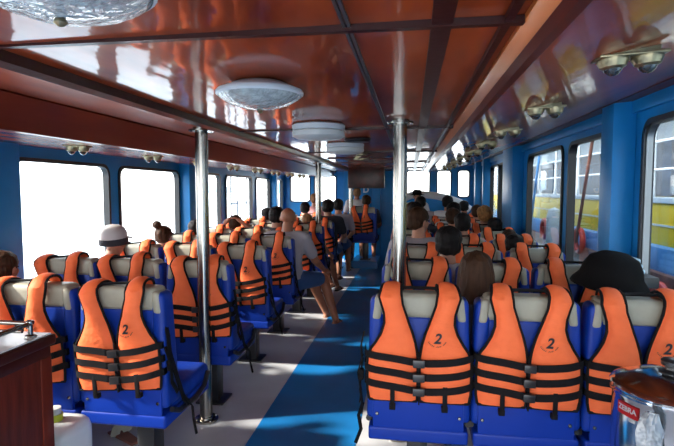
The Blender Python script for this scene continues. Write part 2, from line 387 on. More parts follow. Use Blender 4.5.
for i in range(11):
    y = 2.6 + i * 1.5
    o = holed('cabin_window', rrect(-.58, .58, -.36, .36, .1), [], .03, M['boat_dark']); o.parent = nb
    o.matrix_local = Matrix(((0, 0, 1, .74), (1, 0, 0, y), (0, 1, 0, 1.78), (0, 0, 0, 1)))
nbp('roof', 'white_paint', -.1, 2.6, 2.5, 2.58)
for y, z in ((7.6, .98), (9.5, 1.0), (13, 1.0), (5.2, .62)):
    bm = bmesh.new(); g = [(.16 * math.cos(2 * math.pi * k / 20), .16 * math.sin(2 * math.pi * k / 20)) for k in range(21)]
    tube(bm, [(-.20, y + a, z - .2 + b) for a, b in g], .04, 8, cap=False); finish(bm, 'life_ring', M['red'], nb)
for i, y in enumerate((7.1, 9.9, 12.2)):
    bm = bmesh.new(); tube(bm, [(-.2, y, 2.4), (-.24, y + .5, .75)], .022); finish(bm, 'boat_hook', M['boat_brown' if i != 1 else 'boat_blue'], nb)
for i, y in enumerate((6.3, 8.6, 10.9, 15)):
    bm = bmesh.new(); lathe(bm, [(0, 0), (.09, .03), (.12, .15), (.12, .55), (.09, .68), (0, .72)], 14); finish(bm, 'fender', M['white_paint' if i % 2 else 'boat_blue'], nb, loc=(-.28, y, .5))

# ================================================================ POLES
def pole(x, y, top, lab):
    r = empty('stanchion_pole', lab, 'pole', (x, y, 0.003), group='steel stanchions from deck to ceiling')
    bm = bmesh.new(); tube(bm, [(0, 0, 0), (0, 0, top)], .040, 20); finish(bm, 'pole', M['steel'], r)
    for z in (0, top - .024):
        bm = bmesh.new(); lathe(bm, [(0, 0), (.078, 0), (.078, .010), (.052, .014), (.052, .024), (0, .024)], 24); f = finish(bm, 'flange', M['steel'], r, loc=(0, 0, z))
        for k in range(4):
            b = bmesh.new(); lathe(b, [(0, 0), (.007, 0), (.005, .005), (0, .006)], 8); a = R(45 + 90 * k)
            finish(b, 'screw', M['steel'], f, loc=(.066 * math.cos(a), .066 * math.sin(a), .010 if z == 0 else -.006))
pole(-1.31, 3.02, Z(.392) - .003, 'polished steel pole standing in the aisle edge beside the front left seats')
pole(-.065, 2.98, Z(.410) - .003, 'polished steel pole behind the aisle seat of the nearest right row')
pole(-1.31, 7.05, Z(.392) - .003, 'far steel pole among the left rows, in front of the screen')
pole(-1.135, 9.5, Z(.396) - .003, 'thin looking steel pole furthest away under the left end of the screen')

# ================================================================ SEATS
def make_seat():
    r = empty('passenger_chair', 'x', 'chair')
    bm = bmesh.new(); box(bm, -.175, .175, .006, .085, .40, .925, .018, 3)
    for v in bm.verts:      # slight hollow in the back
        v.co.y += .012 * math.cos(v.co.x / .175 * 1.5) if v.co.y < .04 else 0
    finish(bm, 'backrest', M['seat_blue'], r)
    bm = bmesh.new(); box(bm, -.185, .185, -.002, .115, .915, 1.03, .034, 4); finish(bm, 'headrest', M['beige'], r)
    for s in (-1, 1):
        bm = bmesh.new(); x0, x1 = sorted((s * .168, s * .234)); box(bm, x0, x1, -.004, .135, .44, 1.008, .028, 4)
        for v in bm.verts:
            if v.co.z > .75 and v.co.y > .05: v.co.y -= (v.co.z - .75) * .12
            if v.co.z > .9: v.co.x -= s * (v.co.z - .9) * .16
        b = finish(bm, 'bolster', M['seat_blue'], r)
        b2 = bmesh.new(); x0, x1 = sorted((s * .170, s * .212)); box(b2, x0, x1, -.010, .08, .905, 1.014, .020, 4)
        for v in b2.verts: v.co.x -= s * (v.co.z - .905) * .12
        finish(b2, 'piping', M['beige'], b)['label'] = 'beige edge piping'
    bm = bmesh.new(); box(bm, -.22, .22, .10, .52, .40, .50, .035, 4)
    for v in bm.verts:
        if v.co.z > .47: v.co.z += .012 * math.cos(v.co.x * 6) - .006
    finish(bm, 'cushion', M['seat_blue'], r)
    bm = bmesh.new(); box(bm, -.225, .225, -.012, .50, .345, .41, .014, 3); finish(bm, 'seat_pan', M['seat_shell'], r)
    bm = bmesh.new(); box(bm, -.205, .205, -.010, .01, .405, .66, .008, 2); finish(bm, 'back_shell', M['seat_shell'], r)
    for s in (-1, 1):
        bm = bmesh.new(); lathe(bm, [(0, .006), (.006, .005), (.009, 0)], 10); f = finish(bm, 'bolt', M['steel'], r, loc=(s * .185, -.010, .47)); f.rotation_euler = (R(90), 0, 0)
    bm = bmesh.new(); box(bm, -.05, .05, .19, .30, .0, .35, .012); box(bm, -.10, .10, .15, .34, 0, .014, .004); finish(bm, 'pedestal', M['black_metal'], r)
    for s in (-1, 1):
        bm = bmesh.new(); tube(bm, [(s * .228, .05, .42), (s * .232, .12, .385), (s * .232, .30, .375), (s * .232, .42, .40), (s * .232, .47, .46)], .014, 8)
        finish(bm, 'side_tube', M['black_metal'], r)
    register(r); return r
seat0 = make_seat()

# ================================================================ LIFE VESTS
ZT = 1.032; KZ = .89
TAB = [(z * KZ, a, b) for z, a, b in [(-.545, .006, .222), (-.50, .004, .229), (-.44, .004, .230), (-.38, .004, .231), (-.32, .005, .230), (-.285, .009, .215), (-.25, .015, .193),
       (-.20, .028, .168), (-.15, .045, .154), (-.10, .060, .156), (-.055, .074, .168), (-.02, .078, .178)]]
def vest_path():
    P = [(z, -.014, a, b, 0) for z, a, b in TAB]                        # z, y, xin, xout
    for k in range(1, 9):
        a = R(k * 180 / 8); P.append((-.018 + .038 * math.sin(a), .052 - .066 * math.cos(a), .080, .180 - .004 * k, 1))
    for z, a, b in ((-.06, .08, .15), (-.10, .075, .145)): P.append((z, .120, a, b, 2))
    return P
def make_vest():
    r = empty('life_vest', 'x', 'life vest'); P = vest_path(); NU = 9
    for s in (-1, 1):
        bm = bmesh.new(); rings = []; ein = []; eout = []
        for i, (z, y, xi, xo, ph) in enumerate(P):
            p0 = P[max(i - 1, 0)]; p1 = P[min(i + 1, len(P) - 1)]
            t = Vector((0, p1[1] - p0[1], p1[0] - p0[0])).normalized(); nrm = Vector((0, -t.z, t.y))
            th = .034 if ph == 0 else .020
            if i == 0: th = .018
            for sz in (-.30, -.362, -.424):
                if abs(z - sz) < .02: th *= .75
            ring = []
            for k in range(NU):
                u = k / (NU - 1); x = xi + (xo - xi) * u
                off = .004 + th * (max(0, math.sin(math.pi * u)) ** .45)
                off += .003 * noise.noise(Vector((x * 20 * s, z * 18, 3)))
                ring.append(Vector((s * x, y, ZT + z)) + nrm * off)
            for k in (6, 4, 2):
                u = k / 8; ring.append(Vector((s * (xi + (xo - xi) * u), y, ZT + z)))
            rings.append([bm.verts.new(q) for q in ring]); ein.append(ring[0] + nrm * .004); eout.append(ring[NU - 1] + nrm * .004)
        m = len(rings[0])
        for a, b in zip(rings, rings[1:]):
            for k in range(m): bm.faces.new((a[k], a[(k + 1) % m], b[(k + 1) % m], b[k]))
        bm.faces.new(rings[0]); bm.faces.new(rings[-1])
        pn = finish(bm, 'front_panel', M['orange'], r)
        bm = bmesh.new(); low = [Vector((s * x, -.022, ZT - .488)) for x in (.006, .06, .12, .18, .222)]
        tube(bm, ein, .0065, 6); tube(bm, eout, .0065, 6); tube(bm, low, .0065, 6); finish(bm, 'edge_piping', M['webbing'], pn)
    bm = bmesh.new(); box(bm, -.16, .16, .122, .150, ZT - .40, ZT - .075, .012, 2); finish(bm, 'back_panel', M['orange'], r)
    for z in (-.285, -.349, -.413):
        bm = bmesh.new(); pts = []
        for k in range(-12, 13):
            u = k / 12; x = u * .232; pts.append(Vector((x, -.057 + .030 * abs(u) ** 7 + .012 * max(0, 1 - abs(u) * 6), ZT + z + .026 * abs(u) - .018 - .006 * math.sin(3 * u))))
        pts = [Vector((-.243, .07, ZT + z + .02)), Vector((-.243, -.01, ZT + z + .014))] + pts + [Vector((.243, -.01, ZT + z + .003)), Vector((.243, .07, ZT + z + .01))]
        rg = []
        for p in pts: rg.append([bm.verts.new(p + Vector((0, dy, dz))) for dy, dz in ((-.003, -.0155), (-.003, .0155), (.003, .0155), (.003, -.0155))])
        for a, b in zip(rg, rg[1:]):
            for k in range(4): bm.faces.new((a[k], a[(k + 1) % 4], b[(k + 1) % 4], b[k]))
        bm.faces.new(rg[0]); bm.faces.new(rg[-1]); st = finish(bm, 'waist_strap', M['webbing'], r, smooth=False)
        bm = bmesh.new(); box(bm, -.026, .026, -.066, -.046, ZT + z - .036, ZT + z - .001, .004); finish(bm, 'buckle', M['plastic'], st)
    bm = bmesh.new(); tube(bm, [(-.002, -.030, ZT - .26), (0, -.040, ZT - .38), (.002, -.036, ZT - .495)], .01, flat=(.018, .006)); finish(bm, 'zip', M['webbing'], r, smooth=False)
    for s in (-1, 1):
        bm = bmesh.new(); box(bm, s * .115 - .010, s * .115 + .010, -.060, -.050, ZT - .505, ZT - .405, .002)
        box(bm, s * .115 - .014, s * .115 + .014, -.056, -.030, ZT - .520, ZT - .496, .003); finish(bm, 'crotch_strap', M['webbing'], r)
    # collar edge behind the neck
    bm = bmesh.new(); pts = [(-.082, .0, ZT + .012), (-.07, .02, ZT + .020), (-.03, .05, ZT + .016), (.03, .05, ZT + .016), (.07, .02, ZT + .020), (.082, .0, ZT + .012)]
    tube(bm, pts, .008, 6); finish(bm, 'collar', M['webbing'], r)
    # printed number and the little arc of print under it
    nm = text_mesh('2', .062, .0016, .25); nm.materials.append(M['ink'])
    o = bpy.data.objects.new('number_print', nm); COL.objects.link(o); o.parent = r; o.location = (.078, -.0565, ZT - .190); o.rotation_euler = (R(90), 0, 0)
    bm = bmesh.new()
    for k in range(13):
        if k in (5, 9): continue
        a = R(205 + k * 130 / 12); cx, cz = .078 + .040 * math.cos(a), ZT - .191 + .034 * math.sin(a)
        tube(bm, [(cx - .0022, -.0545 + .002 * abs(k - 6) / 6, cz - .0025), (cx + .0022, -.0545 + .002 * abs(k - 6) / 6, cz + .0025)], .0013, 4)
    finish(bm, 'small_print', M['ink'], r)
    register(r); return r
vest0 = make_vest()
# vest with dangling side straps for aisle places
def add_dangle(r, s):
    bm = bmesh.new()
    tube(bm, [(s * .25, .03, .84), (s * .262, .02, .78), (s * .258, .03, .70), (s * .27, .06, .56), (s * .262, .12, .44), (s * .268, .16, .40)], .01, flat=(.030, .006))
    tube(bm, [(s * .252, .0, .74), (s * .275, .0, .66), (s * .262, .02, .56), (s * .27, .05, .50)], .01, flat=(.022, .006))
    tube(bm, [(s * .262, .12, .46), (s * .285, .16, .38), (s * .275, .18, .30), (s * .30, .15, .24)], .01, flat=(.018, .004))
    box(bm, s * .262 - .012, s * .262 + .012, .0, .03, .62, .67, .004)
    finish(bm, 'loose_strap', M['webbing'], r, smooth=False)
def aisle_vest(s):
    r = dup(vest0); r.name = 'life_vest'; add_dangle(r, s); register(r); return r
vestL = aisle_vest(1); vestR = aisle_vest(-1)

ORD = ['nearest', 'second', 'third', 'fourth', 'fifth', 'sixth', 'seventh', 'eighth', 'ninth']
LY = [2.2 + .88 * i for i in range(9)]; RY = [2.25, 3.2, 4.1, 4.95, 5.8, 6.65, 7.5, 8.35, 9.2]
LX = [-1.38, -1.85, -2.32]; RX = [.04, .51, .98]
PL = ['aisle', 'middle', 'window']
used = set()
def use(o, label, group):
    if o.name not in used: used.add(o.name); o['label'] = label; o['group'] = group; return o
    return dup(o, label, group)
for side_, ys, xs in (('left', LY, LX), ('right', RY, RX)):
    for i, y in enumerate(ys):
        for j, x in enumerate(xs):
            s = use(seat0, 'blue vinyl seat with beige headrest, %s place in the %s row on the %s' % (PL[j], ORD[i], side_), 'passenger seats %s of the aisle' % side_)
            s.location = (x, y, 0.004 if i or j else 0.004); s.rotation_euler = (R(random.uniform(-.4, .4)), 0, R(random.uniform(-.8, .8)))
            src = vest0 if j else (vestL if side_ == 'left' else vestR)
            v = use(src, 'orange life vest with black straps hung over the %s seat, %s row on the %s' % (PL[j], ORD[i], side_), 'life vests on the %s seats' % side_)
            dx = random.uniform(-.012, .012) + (-.034 if side_ == 'left' else 0)
            if side_ == 'right' and i == 0: dx = (0, -.012, .0)[j]
            v.location = (x + dx, y - .004, 0.004 + random.uniform(-.006, .004)); v.rotation_euler = (0, R(random.uniform(-1.5, 1.5)), R(random.uniform(-1, 1)))
            if side_ == 'left': v.location.x += .072; v.rotation_euler[1] -= R(4.2); v.scale = (.95, 1, 1)
s = dup(seat0, 'blue vinyl seat on the low step under the screen, facing away', 'passenger seats left of the aisle'); s.location = (-.87, 9.50, .142)
v = dup(vest0, 'orange life vest on the lone raised seat below the screen', 'life vests on the left seats'); v.location = (-.87, 9.495, .144)

# ================================================================ PEOPLE
def blob(bm, p, r, q=None):
    r = r if isinstance(r, tuple) else (r, r, r)
    g = bmesh.ops.create_icosphere(bm, subdivisions=2, radius=1)
    for v in g['verts']:
        c = Vector((v.co.x * r[0], v.co.y * r[1], v.co.z * r[2]))
        if q: c.rotate(q)
        v.co = c + Vector(p)
def chain(bm, nodes):
    for (p, a), (q, b) in zip(nodes, nodes[1:]):
        p, q = Vector(p), Vector(q); a = a if isinstance(a, tuple) else (a,) * 3; b = b if isinstance(b, tuple) else (b,) * 3
        n = max(2, int((q - p).length / (min(min(a), min(b)) * .35)))
        for k in range(n + 1):
            t = k / n; blob(bm, p.lerp(q, t), tuple(a[i] + (b[i] - a[i]) * t for i in range(3)))
H0 = Vector((0, .035, .700))
def head_blobs(bm, yaw):
    q = Euler((0, 0, yaw)); g = Euler((0, 0, yaw)).to_matrix()
    def at(x, y, z): return H0 + g @ Vector((x, y, z))
    blob(bm, at(0, -.008, .022), (.074, .092, .080), q); blob(bm, at(0, .022, -.035), (.056, .062, .068), q); blob(bm, at(0, .050, -.078), (.030, .026, .022), q)
    blob(bm, at(0, .095, -.010), (.010, .012, .024), q); blob(bm, at(0, .102, -.024), (.015, .014, .011), q); blob(bm, at(0, .078, .022), (.050, .012, .012), q)
    blob(bm, at(0, .084, -.052), (.024, .010, .010), q)
    for s in (-1, 1): blob(bm, at(s * .076, -.004, -.012), (.010, .020, .031), q); blob(bm, at(s * .045, .045, -.022), (.020, .024, .020), q)
def hand(bm, w, d, s, side_ax):
    """palm and five curled fingers from wrist w pointing along d"""
    d = Vector(d).normalized(); ax = Vector(side_ax).normalized(); dn = d.cross(ax).normalized()
    if dn.z > 0: dn = -dn
    w = Vector(w); chain(bm, [(w, .026), (w + d * .05, (.034, .034, .020)), (w + d * .085, (.034, .034, .018))])
    for k, ln in enumerate((.062, .072, .068, .054)):
        b = w + d * .095 + ax * (k - 1.5) * .020
        chain(bm, [(b, .0095), (b + d * ln * .5 + dn * .006, .009), (b + d * ln * .8 + dn * .026, .0085), (b + d * ln * .85 + dn * .042, .0078)])
    b = w + d * .03 - ax * .030; chain(bm, [(b, .013), (b + d * .030 - ax * .018, .011), (b + d * .062 - ax * .022 + dn * .006, .009)])
def person_set(pose):
    """returns (body, top, bottoms, shoes) meshes for a pose"""
    yaw = pose.get('yaw', 0); J = pose
    b = bmesh.new(); head_blobs(b, yaw)
    chain(b, [((0, -.005, .56), (.062, .058, .05)), ((0, .012, .63), (.054, .056, .05))])
    torso = [((0, 0, .10), (.155, .12, .10)), ((0, -.015, .25), (.140, .105, .09)), ((0, -.03, .42), (.160, .115, .09)), ((0, -.03, .50), (.160, .095, .055))]
    chain(b, torso)
    for s, k in ((-1, 'l'), (1, 'r')):
        sh = Vector((s * .175, -.025, .505)); el = Vector(J['el' + k]); wr = Vector(J['wr' + k])
        chain(b, [((s * .10, -.025, .515), .055), (sh, .056), (el, .042)]); chain(b, [(el, .041), (el.lerp(wr, .3), .040), (wr, .026)])
        hand(b, wr, wr - el, s, (-s, 0, 0) if abs((wr - el).normalized().x) < .8 else (0, 1, 0))
        hp = Vector((s * .085, .02, .07)); kn = Vector(J['kn' + k]); an = Vector(J['an' + k])
        chain(b, [(hp, .088), (kn, .058)]); chain(b, [(kn, .057), (kn.lerp(an, .3), .055), (an, .036)])
        fd = Vector(J.get('ft', (0, 1, 0))).normalized()
        chain(b, [(an - fd * .03 + Vector((0, 0, -.035)), .034), (an + fd * .09 + Vector((0, 0, -.045)), (.036, .036, .024)), (an + fd * .15 + Vector((0, 0, -.052)), (.036, .036, .017))])
    body = remeshed(b, .0105, 3)
    t = bmesh.new(); gr = .014
    chain(t, [(p, tuple(x + gr for x in r)) for p, r in torso] + [((0, -.01, .550), (.088, .074, .03))])
    for s, k in ((-1, 'l'), (1, 'r')):
        sh = Vector((s * .175, -.025, .505)); el = Vector(J['el' + k]); chain(t, [((s * .10, -.025, .515), .068), (sh, .070), (sh.lerp(el, .68), .062)])
    top = remeshed(t, .014, 3)
    t = bmesh.new()
    chain(t, [((0, .0, .08), (.17, .135, .10)), ((0, 0, .16), (.165, .13, .05))])
    for s, k in ((-1, 'l'), (1, 'r')):
        hp = Vector((s * .085, .02, .07)); kn = Vector(J['kn' + k]); chain(t, [(hp, .102), (hp.lerp(kn, .78), .082)])
    bot = remeshed(t, .014, 3)
    t = bmesh.new()
    for s, k in ((-1, 'l'), (1, 'r')):
        an = Vector(J['an' + k]); fd = Vector(J.get('ft', (0, 1, 0))).normalized()
        chain(t, [(an - fd * .035 + Vector((0, 0, -.062)), (.040, .040, .014)), (an + fd * .16 + Vector((0, 0, -.064)), (.042, .042, .012))])
        chain(t, [(an + fd * .07 + Vector((-.045 * fd.y, .045 * fd.x, -.045)), .011), (an + fd * .08 + Vector((0, 0, -.012)), .012), (an + fd * .07 + Vector((.045 * fd.y, -.045 * fd.x, -.045)), .011)])
    shoes = remeshed(t, .010, 2)
    return body, top, bot, shoes, yaw
SIT = dict(ell=(-.24, .06, .28), elr=(.24, .06, .28), wrl=(-.15, .27, .19), wrr=(.15, .27, .19), knl=(-.11, .43, .05), knr=(.11, .43, .05), anl=(-.11, .42, -.38), anr=(.11, .42, -.38))
POSES = {'sit': person_set(SIT),
         'sit_right': person_set(dict(SIT, yaw=R(-48))),
         'aisle': person_set(dict(SIT, knl=(.14, .42, .05), knr=(.30, .34, .05), anl=(.30, .55, -.38), anr=(.44, .30, -.38), elr=(.26, .10, .27), wrr=(.30, .33, .15), ft=(.35, 1, 0))),
         'raised': person_set(dict(SIT, ell=(-.33, .06, .52), wrl=(-.13, -.02, .70), elr=(.33, .06, .52), wrr=(.13, -.02, .70))),
         'stand': person_set(dict(SIT, ell=(-.25, -.02, .26), elr=(.25, -.02, .26), wrl=(-.23, .08, .03), wrr=(.23, .08, .03), knl=(-.10, .03, -.34), knr=(.10, .03, -.34), anl=(-.10, .0, -.74), anr=(.10, .0, -.74)))}
def hair_mesh(kind):
    b = bmesh.new()
    if kind in ('short', 'curly'):
        k = .012 if kind == 'short' else .022
        blob(b, (0, -.014, .040), (.076 + k, .090 + k, .072 + k)); blob(b, (0, -.042, -.005), (.070 + k, .056 + k, .062 + k))
        blob(b, (0, .040, .072), (.058, .034, .026))
        if kind == 'curly':
            for i in range(60):
                v = Vector((random.gauss(0, 1), random.gauss(-.4, 1), random.gauss(.3, 1))).normalized(); blob(b, (v.x * .09, v.y * .10 - .015, .035 + v.z * .09), .018)
    elif kind == 'long':
        blob(b, (0, -.016, .034), (.090, .104, .088))
        chain(b, [((0, -.045, 0), (.092, .075, .07)), ((0, -.075, -.12), (.100, .062, .06)), ((0, -.085, -.24), (.098, .05, .05)), ((0, -.085, -.33), (.080, .035, .04))])
        for s in (-1, 1): chain(b, [((s * .070, .01, .0), (.026, .05, .05)), ((s * .085, -.01, -.15), (.028, .04, .05)), ((s * .08, -.02, -.26), (.02, .03, .05))])
    elif kind == 'bun':
        blob(b, (0, -.014, .034), (.088, .102, .084)); blob(b, (0, -.04, -.005), (.080, .066, .07)); blob(b, (-.035, -.075, .125), (.046, .046, .044))
    elif kind == 'fringe':
        blob(b, (0, -.012, .036), (.096, .108, .088)); blob(b, (0, -.035, -.015), (.092, .078, .075)); blob(b, (0, .06, .062), (.060, .040, .030))
    m = remeshed(b, .008, 2)
    for v in m.vertices:
        n = noise.noise(Vector((v.co.x * 40, v.co.y * 40, v.co.z * 14))); v.co += v.co.normalized() * .004 * n
    return m
HAIR = {k: hair_mesh(k) for k in ('short', 'curly', 'long', 'bun', 'fringe')}
def bm_mesh(bm):
    bmesh.ops.recalc_face_normals(bm, faces=bm.faces[:]); me = bpy.data.meshes.new('m'); bm.to_mesh(me); bm.free()
    for p in me.polygons: p.use_smooth = True
    return me
b = bmesh.new(); lathe(b, [(.094, -.005), (.100, .02), (.098, .06), (.082, .098), (.045, .120), (.01, .126), (0, .130)], 24)
for v in b.verts: v.co.y *= 1.12; v.co.y -= .01
CAPM = bm_mesh(b)
b = bmesh.new()
for i in range(2):
    pts = [(math.cos(R(a)) * (.095 if i == 0 else .085), .085 + math.sin(R(a)) * (.085 if i == 0 else 0.0), .012 - .012 * abs(math.cos(R(a)))) for a in range(0, 181, 15)]
    if i == 0: o1 = [b.verts.new(p) for p in pts]
    else: o2 = [b.verts.new(p) for p in pts]
for k in range(len(o1) - 1): b.faces.new((o1[k], o1[k + 1], o2[k + 1], o2[k]))
bmesh.ops.solidify(b, geom=b.faces[:], thickness=.004); BRIM = bm_mesh(b)
b = bmesh.new(); lathe(b, [(.098, .030), (.104, .005), (.104, -.028), (.098, -.032), (.096, 0)], 24)
for v in b.verts: v.co.y *= 1.1; v.co.y -= .01
BAND = bm_mesh(b)
b = bmesh.new(); lathe(b, [(.16, -.012), (.155, -.004), (.10, .010), (.097, .05), (.088, .090), (.05, .108), (0, .104)], 28); BRIMHAT = bm_mesh(b)
b = bmesh.new(); lathe(b, [(.150, -.055), (.172, -.050), (.165, -.035), (.138, .0), (.128, .045), (.105, .090), (.06, .115), (0, .122)], 28)
for v in b.verts: v.co.x *= 1.05
FLOP = bm_mesh(b)
def add(me, name, m, parent, loc=(0, 0, 0), rot=(0, 0, 0)):
    o = bpy.data.objects.new(name, me); COL.objects.link(o); o.parent = parent; o.location = loc; o.rotation_euler = rot
    if not me.materials: me.materials.append(m)
    o.material_slots[0].link = 'OBJECT'; o.material_slots[0].material = m
    return o
def person(label, x, y, ztop, pose='sit', hair='short', hcol='hair_black', top='cloth_grey', bot='denim', skin='skin', hat=None, rz=0, seat=.50, grp='seated passengers', tilt=(0, 0), s=None, face=False):
    me = POSES[pose]; yaw = me[4]
    hh = .700 + .10 + (.012 if hair else 0) + (.02 if hat else 0)
    if s is None: s = min(1.08, max(.84, (ztop - seat + .07) / hh))
    r = empty('person', label, 'person', loc=(x, y, ztop - hh * s), rz=rz, group=grp); r.scale = (s, s, s)
    if tilt != (0, 0): r.rotation_euler = (tilt[0], tilt[1], rz)
    add(me[0], 'body', M[skin], r); add(me[1], 'shirt', M[top], r); add(me[2], 'shorts', M[bot], r); add(me[3], 'sandals', M['cloth_dark'], r)
    if hair: add(HAIR[hair], 'hair', M[hcol], r, H0, (0, 0, yaw))
    for sd in (-1, 1):
        b = bmesh.new(); blob(b, Euler((0, 0, yaw)).to_matrix() @ Vector((sd * .028, .076, .004)) + H0, (.012, .008, .007)); finish(b, 'eye', M['eye'], r)
    if hat == 'cap':
        c = add(CAPM, 'cap', M['hat_grey'], r, H0 + Vector((0, 0, .02)), (R(4), 0, yaw)); add(BRIM, 'cap_brim', M['hat_grey'], c); add(BAND, 'cap_mesh', M['cloth_dark'], c)
    elif hat == 'black': add(BRIMHAT, 'hat', M['hat_black'], r, H0 + Vector((0, 0, .035)))
    elif hat == 'floppy': add(FLOP, 'hat', M['hat_black'], r, H0 + Vector((0, -.02, .005)), (R(6), R(6), 0))
    elif hat == 'beanie': add(CAPM, 'cap', M['hat_black'], r, H0 + Vector((0, 0, .02)))
    return r
# left side
person('dark-haired person by the left window in the nearest row, cut by the frame', -2.30, 2.50, 1.15, hcol='hair_brown', top='cloth_red')
person('person in a pale cap with dark mesh back, by the left window', -2.20, 3.42, 1.22, hair=None, hat='cap', top='cloth_white')
person('woman with dark hair tied in a bun near the left windows', -2.27, 4.32, 1.17, hair='bun', hcol='hair_brown', top='cloth_white')
person('person with dark hair behind the near left pole, window side', -2.34, 5.18, 1.17, hair='fringe', top='cloth_grey')
person('person raising both hands to dark hair near the left windows', -2.20, 6.05, 1.18, pose='raised', hair='fringe', hcol='hair_brown', top='cloth_white')
person('person in a black cap beside the far left window', -2.30, 7.80, 1.20, hair='short', hat='beanie', top='cloth_white')
person('bald man in a grey shirt with bare legs turned into the aisle', -1.30, 5.18, 1.31, pose='aisle', hair=None, top='cloth_grey', skin='skin_tan')
person('dark-haired person in the middle place just ahead of the bald man', -1.66, 6.05, 1.29, hair='fringe', top='cloth_dark')
person('light-haired child in the left aisle place beyond the bald man', -1.45, 6.92, 1.16, pose='aisle', hcol='hair_light', top='cloth_white', skin='skin')
person('person with a rounded black haircut in the far left middle place', -1.86, 8.68, 1.28, top='cloth_white')
person('tall dark-haired person in the left aisle place near the far pole', -1.30, 7.80, 1.35, hair='fringe', top='cloth_dark')
person('dark-haired person just below the left end of the screen', -1.26, 8.68, 1.34, top='cloth_grey')
person('sunlit person with reddish skin at the front left windows', -1.86, 9.60, 1.43, hair='short', hcol='hair_light', top='cloth_pink', s=1.04)
person('small dark-haired person in the last left row beneath the screen', -1.38, 9.56, 1.25, hcol='hair_brown', top='cloth_dark')
person('crew member in a white shirt standing below the screen', -1.09, 10.16, 1.54, pose='stand', hcol='hair_light', top='cloth_white', s=.97, grp='standing people', seat=0)
person('dark-haired person in the raised seat under the screen', -.86, 9.73, 1.40, hcol='hair_brown', top='cloth_dark')
# right side
person('woman with long brown hair in the nearest right row', .33, 2.56, 1.19, hair='long', hcol='hair_brown', top='cloth_dark')
person('person in a large floppy black hat by the near right window', .98, 2.60, 1.205, hair='short', hat='floppy', top='cloth_dark', s=1.0)
person('black-haired boy in a white shirt near the front pole', .22, 3.52, 1.25, hair='fringe', hcol='hair_black', top='cloth_white', tilt=(R(4), R(3)))
person('brown-haired man turning his head to the right beside the pole', .07, 4.42, 1.345, pose='sit_right', hcol='hair_brown', top='cloth_grey')
person('dark-haired passenger low in the window place of the third right row', .88, 4.42, 1.12, hair='fringe', top='cloth_white')
person('black-haired person in the middle of the fourth right row', .53, 5.28, 1.26, hair='short', hcol='hair_black', top='cloth_pink')
person('brown-haired child barely above the fourth right row seats', 0.99, 5.24, 1.10, hair='short', hcol='hair_brown', top='cloth_red')
person('black-haired person before the far right blue pillar', 0.99, 6.12, 1.17, hair='fringe', top='cloth_dark')
person('person with golden curly hair near the brown door', 0.99, 6.98, 1.27, hair='curly', hcol='hair_gold', top='cloth_white')
person('brown-haired person left of the curly-haired one', 1.00, 7.85, 1.27, hcol='hair_brown', top='cloth_grey')
person('dark-haired person in the sixth right row middle place', .58, 6.98, 1.33, hair='fringe', top='cloth_white')
person('brown-haired person in the fifth right row middle place', .50, 6.12, 1.28, hcol='hair_brown', top='cloth_red')
person('dark-haired person in the right aisle place of the fifth row', .06, 6.12, 1.35, hair='short', top='cloth_dark')
person('tall dark-haired person near the white dashboard cover', .62, 8.70, 1.40, hair='fringe', top='cloth_white', s=1.04)
person('dark-haired person near the front windscreen, eighth right row', .17, 8.70, 1.39, top='cloth_grey', s=1.04)
person('brown-haired person in the sixth right aisle place', .02, 6.98, 1.33, hcol='hair_brown', top='cloth_pink')
person('person in a round black hat looking back from the bow', .12, 9.98, 1.50, pose='stand', hair='short', hat='black', top='cloth_white', rz=R(180), s=.92, grp='standing people', seat=0)
person('dark-haired person in the last right row near the window', .98, 9.56, 1.30, top='cloth_white')

# towel on the sill beside the floppy hat
bm = bmesh.new()
for k in range(3): box(bm, -.10 + .01 * k, .10 - .012 * k, -.13, .13, .03 * k, .03 * k + .028, .012, 3)
for v in bm.verts: v.co.z += .012 * noise.noise(v.co * 12)
tag(finish(bm, 'towel', M['towel'], loc=(1.15, 3.0, 1.04)), 'folded pale blue towel on the ledge behind the floppy hat', 'towel')
bm = bmesh.new(); box(bm, 1.035, XR - .002, 2.82, 3.15, .98, 1.04, .01); struct(finish(bm, 'trim_%d' % n_, M['rubber'])); n_ += 1

# ================================================================ CEILING FITTINGS
def eyeballs(x, y, z, sl, lab, k=1.0):
    r = empty('twin_spotlight', lab, 'light fitting', (x, y, z), group='twin spotlights along the side ceilings'); r.rotation_euler = (0, sl, 0)
    bm = bmesh.new(); box(bm, -.115 * k, .115 * k, -.05 * k, .05 * k, -.010, 0, .004); box(bm, -.09 * k, .09 * k, -.035 * k, .035 * k, -.004, .020 * k, .002); finish(bm, 'mounting_plate', M['brass'], r)
    for s in (-1, 1):
        bm = bmesh.new(); lathe(bm, [(0, 0), (.052 * k, 0), (.052 * k, -.010), (.046 * k, -.020), (.044 * k, -.026), (.028 * k, -.034)], 22)
        h = finish(bm, 'lamp_housing', M['brass'], r, loc=(s * .058 * k, 0, -.008))
        bm = bmesh.new(); lathe(bm, [(.034 * k, 0), (.030 * k, -.016), (.015 * k, -.028), (0, -.031)], 18); finish(bm, 'lens', M['lens'], h, loc=(0, 0, -.022))
def zs_r(x): return Z(.36 + (x - .30) * .19) - .014
def zs_l(x): return Z(.272 + (-1.78 - x) * .053) - .001
slr = -.06; sll = math.atan(.053)
for i in range(9):
    y = 1.68 + .98 * i
    eyeballs(.66, y, zs_r(.66), slr, 'dull brass twin spotlight, %s one along the right side ceiling' % ORD[i], .8 if i else .86)
for i in range(8):
    y = 3.04 + .98 * i
    eyeballs(-2.18, y, zs_l(-2.18), sll, 'dull brass twin spotlight, %s one along the left side ceiling' % ORD[i], .72)
